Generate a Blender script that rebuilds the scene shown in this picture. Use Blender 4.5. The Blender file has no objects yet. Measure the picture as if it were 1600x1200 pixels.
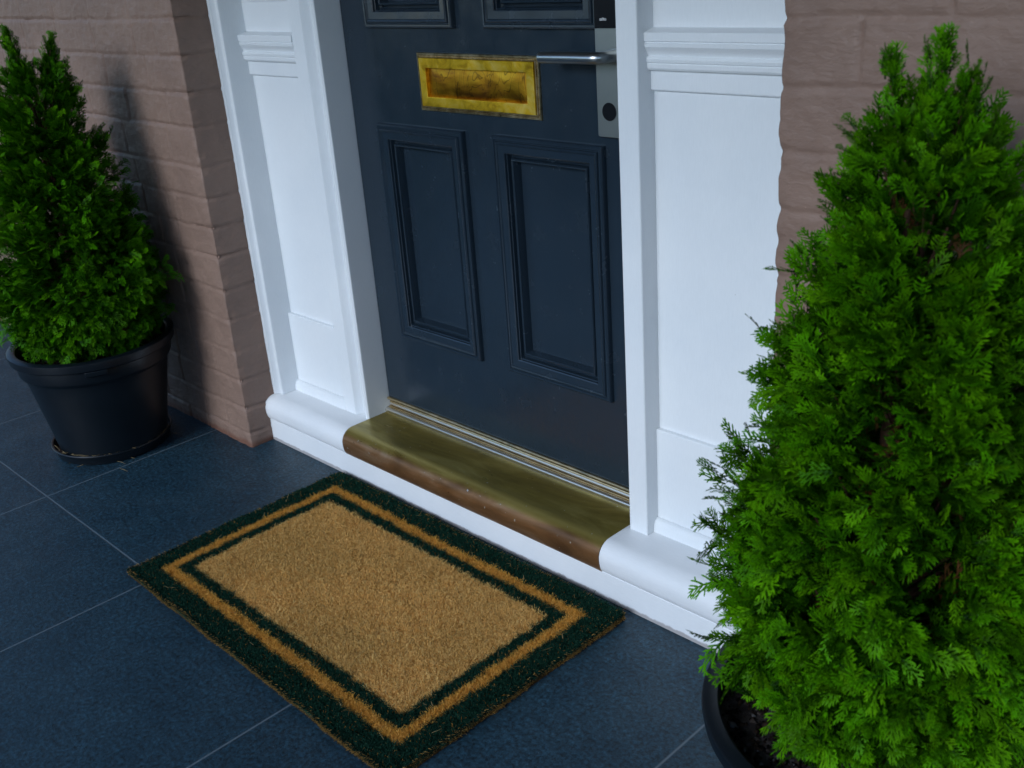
import bpy, bmesh, math
import numpy as np
from mathutils import Vector, Matrix

scene = bpy.context.scene
col = scene.collection
rng = np.random.default_rng(7)

# ------------------------------------------------------------------ camera
cam_d = bpy.data.cameras.new("camera")
cam = bpy.data.objects.new("camera", cam_d)
col.objects.link(cam)
Rv = Vector((0.70450261, 0.70634086, -0.06898299))
Uv = Vector((-0.23198439, 0.32105515, 0.91820849))
Fv = Vector((-0.67071552, 0.63087731, -0.39004424))
m3 = Matrix((Rv, Uv, -Fv)).transposed()
cam.matrix_world = Matrix.Translation((2.13915, -1.54998, 1.29629)) @ m3.to_4x4()
cam_d.sensor_width = 36.0
cam_d.lens = 36.0 * 1639.486 / 1600.0
cam_d.clip_start = 0.02
cam_d.clip_end = 500
cam_d.dof.use_dof = True
cam_d.dof.focus_distance = 2.15
cam_d.dof.aperture_fstop = 8.5
scene.camera = cam

# ------------------------------------------------------------------ light
SUN_EL = math.radians(25)
SUN_AZ = math.radians(176)           # clockwise from +Y: in front of the house, a little to the left
world = bpy.data.worlds.new("World")
scene.world = world
world.use_nodes = True
wn = world.node_tree.nodes
wl = world.node_tree.links
bg = wn["Background"]
sky = wn.new("ShaderNodeTexSky")
sky.sky_type = 'NISHITA'
sky.sun_disc = False
sky.dust_density = 0.6
sky.ozone_density = 5.0
sky.sun_elevation = SUN_EL
sky.sun_rotation = SUN_AZ
wl.new(sky.outputs[0], bg.inputs[0])
bg.inputs[1].default_value = .075
sun_d = bpy.data.lights.new("sun", 'SUN')
sun_d.energy = 0.80
sun_d.angle = math.radians(25)
sun_d.color = (0.78,.885,1)
sun = bpy.data.objects.new("sun", sun_d)
col.objects.link(sun)
sd = Vector((math.sin(SUN_AZ) * math.cos(SUN_EL), math.cos(SUN_AZ) * math.cos(SUN_EL), math.sin(SUN_EL)))
sun.rotation_euler = sd.to_track_quat('Z', 'Y').to_euler()

scene.view_settings.view_transform = 'Standard'
scene.view_settings.look = 'None'
scene.view_settings.exposure = 1.42
scene.view_settings.gamma = 1.0
scene.view_settings.use_curve_mapping = False
scene.cycles.max_bounces = 8
scene.cycles.diffuse_bounces = 4
scene.cycles.glossy_bounces = 4

# ------------------------------------------------------------------ materials
def new_mat(name):
    m = bpy.data.materials.new(name)
    m.use_nodes = True
    nt = m.node_tree
    return m, nt, nt.nodes["Principled BSDF"]

def N(nt, t, **kw):
    n = nt.nodes.new(t)
    for k, v in kw.items():
        setattr(n, k, v)
    return n

def coords(nt, scale=(1, 1, 1)):
    tc = N(nt, "ShaderNodeTexCoord")
    mp = N(nt, "ShaderNodeMapping")
    mp.inputs["Scale"].default_value = scale
    nt.links.new(tc.outputs["Object"], mp.inputs[0])
    return mp.outputs[0]

def noise(nt, vec, scale, detail=4, rough=0.55, dist=0.0):
    n = N(nt, "ShaderNodeTexNoise")
    n.inputs["Scale"].default_value = scale
    n.inputs["Detail"].default_value = detail
    n.inputs["Roughness"].default_value = rough
    n.inputs["Distortion"].default_value = dist
    nt.links.new(vec, n.inputs["Vector"])
    return n.outputs["Fac"]

def ramp(nt, fac, stops):
    r = N(nt, "ShaderNodeValToRGB")
    el = r.color_ramp.elements
    while len(el) < len(stops):
        el.new(0.5)
    for e, (p, c) in zip(el, stops):
        e.position = p
        e.color = (c[0], c[1], c[2], 1) if hasattr(c, '__len__') else (c, c, c, 1)
    nt.links.new(fac, r.inputs[0])
    return r.outputs[0]

def mix(nt, fac, a, b, mode='MIX'):
    m = N(nt, "ShaderNodeMix", data_type='RGBA', blend_type=mode)
    for i, v in ((0, fac), (6, a), (7, b)):
        if isinstance(v, (int, float)):
            m.inputs[i].default_value = v if i == 0 else (v, v, v, 1)
        elif isinstance(v, tuple):
            m.inputs[i].default_value = (*v, 1)
        else:
            nt.links.new(v, m.inputs[i])
    return m.outputs[2]

def bump(nt, bsdf, h, strength, dist, prev=None):
    b = N(nt, "ShaderNodeBump")
    b.inputs["Strength"].default_value = strength
    b.inputs["Distance"].default_value = dist
    nt.links.new(h, b.inputs["Height"])
    if prev is not None:
        nt.links.new(prev, b.inputs["Normal"])
    nt.links.new(b.outputs[0], bsdf.inputs["Normal"])
    return b.outputs[0]

def paint_mat(name, base, dark, rough, brush=(6, 6, 1), chips=None, bs=0.25, spec=0.5, chipth=0.735, foot=False):
    m, nt, b = new_mat(name)
    v = coords(nt)
    vb = coords(nt, brush)
    big = noise(nt, v, 3.0, 5, 0.6)
    c = mix(nt, ramp(nt, big, [(0.35, 0.0), (0.7, 1.0)]), base, dark)
    fine = noise(nt, vb, 60, 4, 0.6)
    c = mix(nt, 0.10, c, ramp(nt, fine, [(0.3, 0.75), (0.7, 1.15)]), 'MULTIPLY')
    if chips:
        sp = noise(nt, v, 75, 3, 0.55, 0.6)
        msk = ramp(nt, sp, [(chipth, 0.0), (chipth + 0.02, 1.0)])
        c = mix(nt, msk, c, chips)
    if foot:
        # grime splashed along the foot
        tc = N(nt, "ShaderNodeTexCoord"); sx = N(nt, "ShaderNodeSeparateXYZ")
        nt.links.new(tc.outputs["Object"], sx.inputs[0])
        ad = N(nt, "ShaderNodeMath", operation='MULTIPLY_ADD')
        nt.links.new(noise(nt, v, 40, 5, 0.7), ad.inputs[0]); ad.inputs[1].default_value = -0.014
        nt.links.new(sx.outputs[2], ad.inputs[2])
        c = mix(nt, ramp(nt, ad.outputs[0], [(0.0, 0.6), (0.004, 0.0)]), c, (0.16, 0.11, 0.09))
    nt.links.new(c, b.inputs["Base Color"])
    nt.links.new(ramp(nt, noise(nt, v, 18, 4), [(0.3, rough - 0.07), (0.7, rough + 0.1)]), b.inputs["Roughness"])
    b.inputs["Specular IOR Level"].default_value = spec
    n1 = bump(nt, b, fine, bs, 0.0012)
    bump(nt, b, noise(nt, v, 14, 5, 0.6), bs, 0.002, n1)
    return m

M_white = paint_mat("white_gloss_paint", (0.78, 0.80, 0.81), (0.72, 0.75, 0.77), 0.38, (8, 8, 1), (0.22, 0.2, 0.17), 0.22, 0.4, 0.80)
M_sill = paint_mat("white_step_paint", (0.82, 0.83, 0.84), (0.74, 0.76, 0.78), 0.40, (1, 6, 6), (0.12, 0.1, 0.08), 0.3, 0.4, 0.765, True)
M_navy = paint_mat("navy_door_paint", (0.0165, 0.0285, 0.042), (0.0135, 0.0235, 0.035), 0.20, (8, 8, 1), (0.10, 0.13, 0.16), 0.16, 0.65, 0.80)

def brick_paint(name, base, dark):
    m, nt, b = new_mat(name)
    v = coords(nt)
    c = mix(nt, ramp(nt, noise(nt, v, 6, 6, 0.65), [(0.35, 0.0), (0.68, 1.0)]), base, dark)
    c = mix(nt, ramp(nt, noise(nt, v, 110, 3, 0.6), [(0.69, 0.0), (0.76, 0.6)]), c, tuple(min(1, x * 1.5) for x in base))
    # red soil splash along the wall's foot
    tc = N(nt, "ShaderNodeTexCoord"); sx = N(nt, "ShaderNodeSeparateXYZ")
    nt.links.new(tc.outputs["Object"], sx.inputs[0])
    ad = N(nt, "ShaderNodeMath", operation='MULTIPLY_ADD')
    nt.links.new(noise(nt, v, 25, 4), ad.inputs[0]); ad.inputs[1].default_value = -0.02
    nt.links.new(sx.outputs[2], ad.inputs[2])
    c = mix(nt, ramp(nt, ad.outputs[0], [(0.0, 0.7), (0.012, 0.0)]), c, (0.16, 0.06, 0.035))
    nt.links.new(c, b.inputs["Base Color"])
    b.inputs["Roughness"].default_value = 0.5
    b.inputs["Specular IOR Level"].default_value = 0.35
    n1 = bump(nt, b, noise(nt, v, 160, 4, 0.6), 0.35, 0.0015)
    bump(nt, b, noise(nt, coords(nt, (1, 1, 2.2)), 38, 5, 0.65, 0.4), 0.45, 0.006, n1)
    return m
M_brick = brick_paint("taupe_painted_brick", (0.270, 0.174, 0.132), (0.222, 0.142, 0.108))

def brass_mat(name, c1, c2, c3, rough, scale=10, stretch=(1, 1, 1), lines=False, metal=1.0):
    m, nt, b = new_mat(name)
    v = coords(nt, stretch)
    n = noise(nt, v, scale, 6, 0.65, 0.8)
    c = ramp(nt, n, [(0.32, c1), (0.5, c2), (0.68, c3)])
    if lines:
        w = N(nt, "ShaderNodeTexNoise")
        w.inputs["Scale"].default_value = 6
        w.inputs["Detail"].default_value = 2
        w.inputs["Distortion"].default_value = 2.2
        nt.links.new(coords(nt, (2.4, 1, 0.8)), w.inputs["Vector"])
        ln = ramp(nt, w.outputs["Fac"], [(0.468, 0.0), (0.480, 0.8), (0.492, 0.0), (0.60, 0.0), (0.61, 0.7), (0.62, 0.0)])
        c = mix(nt, ln, c, (0.06, 0.035, 0.012))
    nt.links.new(c, b.inputs["Base Color"])
    b.inputs["Metallic"].default_value = metal
    nt.links.new(ramp(nt, noise(nt, v, 22, 5), [(0.3, rough - 0.08), (0.7, rough + 0.12)]), b.inputs["Roughness"])
    bump(nt, b, noise(nt, coords(nt), 60, 4), 0.12, 0.001)
    return m
M_brass = brass_mat("polished_brass", (0.42, 0.22, 0.015), (0.80, 0.50, 0.030), (0.86, 0.62, 0.14), 0.44, 22)
M_brass_border = brass_mat("dull_brass_beading", (0.22, 0.16, 0.08), (0.42, 0.34, 0.20), (0.60, 0.52, 0.36), 0.35, 60)
M_flap = brass_mat("tarnished_brass_flap", (0.20, 0.062, 0.018), (0.52, 0.24, 0.018), (0.72, 0.40, 0.03), 0.38, 10, (1, 1, 1.8), True)

def sill_mat():
    m, nt, b = new_mat("worn_brass_tread")
    v = coords(nt, (0.7, 2.2, 2.2))
    tc = N(nt, "ShaderNodeTexCoord"); s = N(nt, "ShaderNodeSeparateXYZ")
    nt.links.new(tc.outputs["Object"], s.inputs[0])
    n = noise(nt, v, 6, 6, 0.65, 0.7)
    olive = ramp(nt, n, [(0.3, (0.13, 0.095, 0.014)), (0.52, (0.24, 0.185, 0.035)), (0.72, (0.38, 0.31, 0.09))])
    copper = ramp(nt, n, [(0.3, (0.13, 0.062, 0.026)), (0.52, (0.25, 0.125, 0.052)), (0.72, (0.38, 0.24, 0.14))])
    # the bent front edge has tarnished to copper, a rubbed pale line where the tread turns down
    a = N(nt, "ShaderNodeMath", operation='MULTIPLY_ADD')
    nt.links.new(n, a.inputs[0]); a.inputs[1].default_value = 0.012; nt.links.new(s.outputs[2], a.inputs[2])
    t = ramp(nt, a.outputs[0], [(0.128, 1.0), (0.138, 0.0)])
    c = mix(nt, t, olive, copper)
    edge = ramp(nt, s.outputs[1], [(0.0, 0.0), (1.0, 0.0)])
    yy = N(nt, "ShaderNodeMath", operation='MULTIPLY_ADD')
    nt.links.new(n, yy.inputs[0]); yy.inputs[1].default_value = 0.02; nt.links.new(s.outputs[1], yy.inputs[2])
    y2 = N(nt, "ShaderNodeMath", operation='ADD'); nt.links.new(yy.outputs[0], y2.inputs[0]); y2.inputs[1].default_value = 0.2
    band = ramp(nt, y2.outputs[0], [(0.050, 0.0), (0.066, 0.75), (0.082, 0.25), (0.1, 0.0)])
    c = mix(nt, band, c, (0.36, 0.29, 0.09))
    sp = ramp(nt, noise(nt, coords(nt), 110, 2, 0.5), [(0.735, 0.0), (0.75, 1.0)])
    c = mix(nt, sp, c, (0.5, 0.48, 0.42))
    nt.links.new(c, b.inputs["Base Color"])
    b.inputs["Metallic"].default_value = 0.6
    nt.links.new(ramp(nt, noise(nt, v, 16, 5), [(0.3, 0.26), (0.7, 0.46)]), b.inputs["Roughness"])
    bump(nt, b, noise(nt, v, 20, 5), 0.15, 0.0015)
    return m
M_tread = sill_mat()

def simple(name, c, rough=0.4, metal=0.0, spec=0.5, nscale=0, var=0.2, bs=0.1):
    m, nt, b = new_mat(name)
    v = coords(nt)
    ns = nscale or 30
    cc = mix(nt, noise(nt, v, ns, 5), tuple(x * (1 - var) for x in c), tuple(min(1, x * (1 + var)) for x in c))
    nt.links.new(cc, b.inputs["Base Color"])
    b.inputs["Roughness"].default_value = rough
    b.inputs["Metallic"].default_value = metal
    b.inputs["Specular IOR Level"].default_value = spec
    bump(nt, b, noise(nt, v, ns * 4, 4), bs, 0.001)
    return m
M_dullbrass = brass_mat("dull_brass_strip", (0.55, 0.40, 0.2), (0.68, 0.52, 0.28), (0.76, 0.62, 0.40), 0.32, 30)
M_steel = simple("brushed_steel", (0.46, 0.48, 0.46), 0.36, 1.0, 0.5, 30, 0.08, 0.05)
M_chrome = simple("satin_chrome", (0.50, 0.52, 0.52), 0.30, 1.0, 0.5, 30, 0.05, 0.03)
M_alu = simple("aluminium_strip", (0.80, 0.76, 0.68), 0.34, 1.0, 0.5, 30, 0.05, 0.05)
M_blackplastic = simple("glossy_black_plastic", (0.008, 0.009, 0.012), 0.2, 0, 0.5, 30, 0.1, 0.02)
M_black = simple("matte_black", (0.012, 0.012, 0.013), 0.6)
M_pot = simple("black_nursery_plastic", (0.0045, 0.0075, 0.011), 0.36, 0, 0.4, 14, 0.35, 0.15)
M_label = simple("white_print", (0.8, 0.8, 0.8), 0.5)
M_bark = simple("reddish_conifer_bark", (0.055, 0.028, 0.016), 0.85, 0, 0.2, 60, 0.4, 0.8)
M_straw = simple("dry_straw", (0.22, 0.16, 0.08), 0.8, 0, 0.2, 80, 0.3)
M_backing = simple("maroon_backing", (0.10, 0.045, 0.05), 0.5)
M_ceil = simple("added_roof_lining", (0.12, 0.10, 0.08), 0.7)  # lining of the added roof, kept dark to limit bounced light
M_ground = simple("added_lawn", (0.06, 0.07, 0.035), 0.95, 0, 0.2, 3, 0.4, 0.5)

def glass_mat():
    m, nt, b = new_mat("window_glass")
    b.inputs["Base Color"].default_value = (0.9, 0.92, 0.92, 1)
    b.inputs["Roughness"].default_value = 0.02
    b.inputs["Transmission Weight"].default_value = 1.0
    b.inputs["IOR"].default_value = 1.45
    return m
M_glass = glass_mat()

def soil_mat():
    m, nt, b = new_mat("bark_chip_soil")
    v = coords(nt)
    c = ramp(nt, noise(nt, v, 90, 5, 0.7), [(0.3, (0.01, 0.007, 0.006)), (0.55, (0.035, 0.025, 0.022)), (0.72, (0.13, 0.12, 0.12))])
    nt.links.new(c, b.inputs["Base Color"])
    b.inputs["Roughness"].default_value = 0.7
    bump(nt, b, noise(nt, v, 120, 5, 0.7), 0.8, 0.006)
    return m
M_soil = soil_mat()

def tile_mat():
    m, nt, b = new_mat("slate_grey_porcelain_tiles")
    tc = N(nt, "ShaderNodeTexCoord"); s = N(nt, "ShaderNodeSeparateXYZ")
    nt.links.new(tc.outputs["Object"], s.inputs[0])
    P = 0.617
    def line(out, off):
        a = N(nt, "ShaderNodeMath", operation='ADD'); nt.links.new(out, a.inputs[0]); a.inputs[1].default_value = off
        pp = N(nt, "ShaderNodeMath", operation='PINGPONG'); nt.links.new(a.outputs[0], pp.inputs[0]); pp.inputs[1].default_value = P / 2
        return pp.outputs[0], a.outputs[0]
    lx, ax = line(s.outputs[0], -0.043)
    ly, ay = line(s.outputs[1], 0.748)
    mn = N(nt, "ShaderNodeMath", operation='MINIMUM'); nt.links.new(lx, mn.inputs[0]); nt.links.new(ly, mn.inputs[1])
    v = coords(nt)
    wob = N(nt, "ShaderNodeMath", operation='MULTIPLY_ADD'); nt.links.new(noise(nt, v, 60, 3), wob.inputs[0]); wob.inputs[1].default_value = 0.0008; nt.links.new(mn.outputs[0], wob.inputs[2])
    grout = ramp(nt, wob.outputs[0], [(0.0015, 1.0), (0.0021, 0.0)])
    # each tile a shade of its own
    fl = []
    for o in (ax, ay):
        d = N(nt, "ShaderNodeMath", operation='DIVIDE'); nt.links.new(o, d.inputs[0]); d.inputs[1].default_value = P
        f = N(nt, "ShaderNodeMath", operation='FLOOR'); nt.links.new(d.outputs[0], f.inputs[0]); fl.append(f.outputs[0])
    cb = N(nt, "ShaderNodeCombineXYZ"); nt.links.new(fl[0], cb.inputs[0]); nt.links.new(fl[1], cb.inputs[1])
    wnz = N(nt, "ShaderNodeTexWhiteNoise", noise_dimensions='3D'); nt.links.new(cb.outputs[0], wnz.inputs["Vector"])
    base = ramp(nt, noise(nt, v, 5, 7, 0.7), [(0.3, (0.0080, 0.032, 0.052)), (0.7, (0.019, 0.053, 0.078))])
    base = mix(nt, 0.25, base, ramp(nt, wnz.outputs["Value"], [(0.0, 0.75), (1.0, 1.2)]), 'MULTIPLY')
    fine = noise(nt, v, 120, 5, 0.75)
    base = mix(nt, 0.9, base, ramp(nt, fine, [(0.36, 0.25), (0.5, 0.95), (0.66, 2.1)]), 'MULTIPLY')
    base = mix(nt, 0.6, base, ramp(nt, noise(nt, v, 38, 5, 0.7), [(0.32, 0.55), (0.7, 1.45)]), 'MULTIPLY')
    scuff = ramp(nt, noise(nt, coords(nt, (1.6, 0.8, 1)), 7, 8, 0.75, 1.5), [(0.60, 0.0), (0.74, 0.35)])
    base = mix(nt, scuff, base, (0.05, 0.085, 0.11))
    spk = ramp(nt, noise(nt, v, 150, 2, 0.5), [(0.755, 0.0), (0.78, 0.7)])
    base = mix(nt, spk, base, (0.17, 0.21, 0.25))
    c = mix(nt, grout, base, (0.15, 0.19, 0.22))
    nt.links.new(c, b.inputs["Base Color"])
    nt.links.new(ramp(nt, noise(nt, v, 9, 6, 0.7), [(0.3, 0.40), (0.7, 0.58)]), b.inputs["Roughness"])
    b.inputs["Specular IOR Level"].default_value = 0.45
    n1 = bump(nt, b, fine, 0.7, 0.002)
    inv = ramp(nt, wob.outputs[0], [(0.0012, 0.0), (0.003, 1.0)])
    bump(nt, b, inv, 0.5, 0.0015, n1)
    return m
M_tile = tile_mat()

def attr_mat(name, rough, spec, trans=0.0, sheen=0.0):
    m, nt, b = new_mat(name)
    a = N(nt, "ShaderNodeAttribute"); a.attribute_name = "Col"
    nt.links.new(a.outputs["Color"], b.inputs["Base Color"])
    b.inputs["Roughness"].default_value = rough
    b.inputs["Specular IOR Level"].default_value = spec
    if trans:
        tr = N(nt, "ShaderNodeBsdfTranslucent")
        nt.links.new(a.outputs["Color"], tr.inputs[0])
        mx = N(nt, "ShaderNodeMixShader"); mx.inputs[0].default_value = trans
        out = nt.nodes["Material Output"]
        nt.links.new(b.outputs[0], mx.inputs[1]); nt.links.new(tr.outputs[0], mx.inputs[2])
        nt.links.new(mx.outputs[0], out.inputs[0])
    return m
M_leaf = attr_mat("conifer_scale_leaves", 0.45, 0.05, 0.12)
M_coir = attr_mat("coir_fibre", 0.85, 0.1, 0.4)

# ------------------------------------------------------------------ object helpers
def tag(o, label=None, cat=None, group=None, kind=None):
    kind = kind or "thing"
    if label: o["label"] = label
    if cat: o["category"] = cat
    if group: o["group"] = group
    if kind: o["kind"] = kind
    return o

def empty(name, loc=(0, 0, 0)):
    o = bpy.data.objects.new(name, None)
    o.location = loc
    o.empty_display_size = 0.1
    col.objects.link(o)
    return o

def link(name, me, mat, parent=None, smooth=True, bevel=0.0, ang=35):
    me.materials.append(mat)
    if smooth:
        me.polygons.foreach_set("use_smooth", np.ones(len(me.polygons), dtype=bool))
        me.set_sharp_from_angle(angle=math.radians(ang))
    me.update()
    o = bpy.data.objects.new(name, me)
    col.objects.link(o)
    if bevel:
        md = o.modifiers.new("bevel", 'BEVEL')
        md.width = bevel; md.segments = 2; md.limit_method = 'ANGLE'; md.angle_limit = math.radians(40)
        md.harden_normals = False
    if parent:
        o.parent = parent
        o.matrix_parent_inverse = Matrix.Translation(parent.location).inverted()
    return o

class MB:
    def __init__(s): s.v = []; s.f = []
    def box(s, x0, x1, y0, y1, z0, z1):
        n = len(s.v)
        s.v += [(x0, y0, z0), (x1, y0, z0), (x1, y1, z0), (x0, y1, z0), (x0, y0, z1), (x1, y0, z1), (x1, y1, z1), (x0, y1, z1)]
        s.f += [tuple(n + i for i in q) for q in ((0, 3, 2, 1), (4, 5, 6, 7), (0, 1, 5, 4), (1, 2, 6, 5), (2, 3, 7, 6), (3, 0, 4, 7))]
        return s
    def extrude(s, prof, axis, a0, a1, wave=0.0, segs=1):
        """closed profile of 2-D points swept along x (prof = (y,z)) or z (prof = (x,y))"""
        n = len(s.v); k = len(prof)
        for i in range(segs + 1):
            t = a0 + (a1 - a0) * i / segs
            for p, q in prof:
                s.v.append((t, p, q) if axis == 'x' else (p, q, t))
        for i in range(segs):
            for j in range(k):
                a = n + i * k + j; b2 = n + i * k + (j + 1) % k
                s.f.append((a, b2, b2 + k, a + k))
        s.f.append(tuple(n + j for j in reversed(range(k))))
        s.f.append(tuple(n + segs * k + j for j in range(k)))
        return s
    def frame(s, x0, x1, z0, z1, prof, yoff=0.0):
        """mitred rectangular moulding, profile (d inwards, y)"""
        n = len(s.v); k = len(prof)
        for (cx, sx, cz, sz) in ((x0, 1, z0, 1), (x1, -1, z0, 1), (x1, -1, z1, -1), (x0, 1, z1, -1)):
            for d, y in prof:
                s.v.append((cx + sx * d, y + yoff, cz + sz * d))
        for c in range(4):
            c2 = (c + 1) % 4
            for j in range(k - 1):
                s.f.append((n + c * k + j, n + c2 * k + j, n + c2 * k + j + 1, n + c * k + j + 1))
        return s
    def lathe(s, prof, cx=0, cy=0, seg=96):
        n = len(s.v); k = len(prof)
        for i in range(seg):
            a = 2 * math.pi * i / seg
            for r, z in prof: s.v.append((cx + r * math.cos(a), cy + r * math.sin(a), z))
        for i in range(seg):
            i2 = (i + 1) % seg
            for j in range(k - 1):
                s.f.append((n + i * k + j, n + i2 * k + j, n + i2 * k + j + 1, n + i * k + j + 1))
        return s
    def tube(s, pts, radii, seg=12, caps=True):
        n = len(s.v)
        pts = [Vector(p) for p in pts]
        up = Vector((0, 0, 1))
        for i, p in enumerate(pts):
            d = (pts[min(i + 1, len(pts) - 1)] - pts[max(i - 1, 0)]).normalized()
            a = d.cross(up if abs(d.z) < 0.95 else Vector((1, 0, 0))).normalized(); b2 = d.cross(a)
            for j in range(seg):
                t = 2 * math.pi * j / seg
                s.v.append(tuple(p + (a * math.cos(t) + b2 * math.sin(t)) * radii[i]))
        for i in range(len(pts) - 1):
            for j in range(seg):
                j2 = (j + 1) % seg
                s.f.append((n + i * seg + j, n + i * seg + j2, n + (i + 1) * seg + j2, n + (i + 1) * seg + j))
        if caps:
            s.f.append(tuple(n + j for j in reversed(range(seg))))
            s.f.append(tuple(n + (len(pts) - 1) * seg + j for j in range(seg)))
        return s
    def build(s, name, mat, parent=None, bevel=0.0, smooth=True, ang=35):
        me = bpy.data.meshes.new(name)
        me.from_pydata(s.v, [], s.f)
        bm = bmesh.new(); bm.from_mesh(me)
        bmesh.ops.recalc_face_normals(bm, faces=bm.faces)
        bm.to_mesh(me); bm.free()
        return link(name, me, mat, parent, smooth, bevel, ang)

def np_mesh(name, V, tris=None, quads=None, colors=None):
    me = bpy.data.meshes.new(name)
    V = np.asarray(V, np.float32)
    me.vertices.add(len(V)); me.vertices.foreach_set("co", V.ravel())
    loops = []; starts = []; tot = 0
    if quads is not None and len(quads):
        loops.append(np.asarray(quads, np.int32).ravel()); starts.append(tot + np.arange(len(quads)) * 4); tot += len(quads) * 4
    if tris is not None and len(tris):
        loops.append(np.asarray(tris, np.int32).ravel()); starts.append(tot + np.arange(len(tris)) * 3); tot += len(tris) * 3
    L = np.concatenate(loops); S = np.concatenate(starts).astype(np.int32)
    me.loops.add(len(L)); me.loops.foreach_set("vertex_index", L)
    me.polygons.add(len(S)); me.polygons.foreach_set("loop_start", S)
    me.update(calc_edges=True)
    if colors is not None:
        ca = me.color_attributes.new("Col", 'FLOAT_COLOR', 'POINT')
        c4 = np.ones((len(V), 4), np.float32); c4[:, :3] = colors
        ca.data.foreach_set("color", c4.ravel())
    me.validate()
    return me

def vnoise(x, y, seed, cell):
    """smooth value noise sampled at arrays x, y"""
    r = np.random.default_rng(seed)
    G = r.random((256, 256))
    u = x / cell + 1000; v = y / cell + 1000
    i = np.floor(u).astype(int); j = np.floor(v).astype(int)
    fu = u - i; fv = v - j
    fu = fu * fu * (3 - 2 * fu); fv = fv * fv * (3 - 2 * fv)
    g = lambda a, b_: G[a % 256, b_ % 256]
    return ((g(i, j) * (1 - fu) + g(i + 1, j) * fu) * (1 - fv) + (g(i, j + 1) * (1 - fu) + g(i + 1, j + 1) * fu) * fv) * 2 - 1

# ------------------------------------------------------------------ setting: floor, ground
g = MB().box(-3.6, 4.2, -2.6, 0.0, -0.18, 0.0).build("floor", M_tile, None, 0, False)
tag(g, kind="structure", label="dark slate blue tiled porch floor with pale grout lines")
me = bpy.data.meshes.new("ground"); me.from_pydata([(-60, -60, -0.2), (60, -60, -0.2), (60, 60, -0.2), (-60, 60, -0.2)], [], [(0, 1, 2, 3)])  # unseen lawn, added and kept dark to limit light bounced at the door
tag(link("ground", me, M_ground, None, False), kind="structure", label="added unseen lawn beyond the porch")

# ------------------------------------------------------------------ painted brick walls
courses = [-.045, .043, .121, .208, .296, .388, .474, .567, .646, .725, .807, .907, .993, 1.083, 1.172]
while courses[-1] < 2.8: courses.append(courses[-1] + .0875)
courses = np.array(courses)

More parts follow.
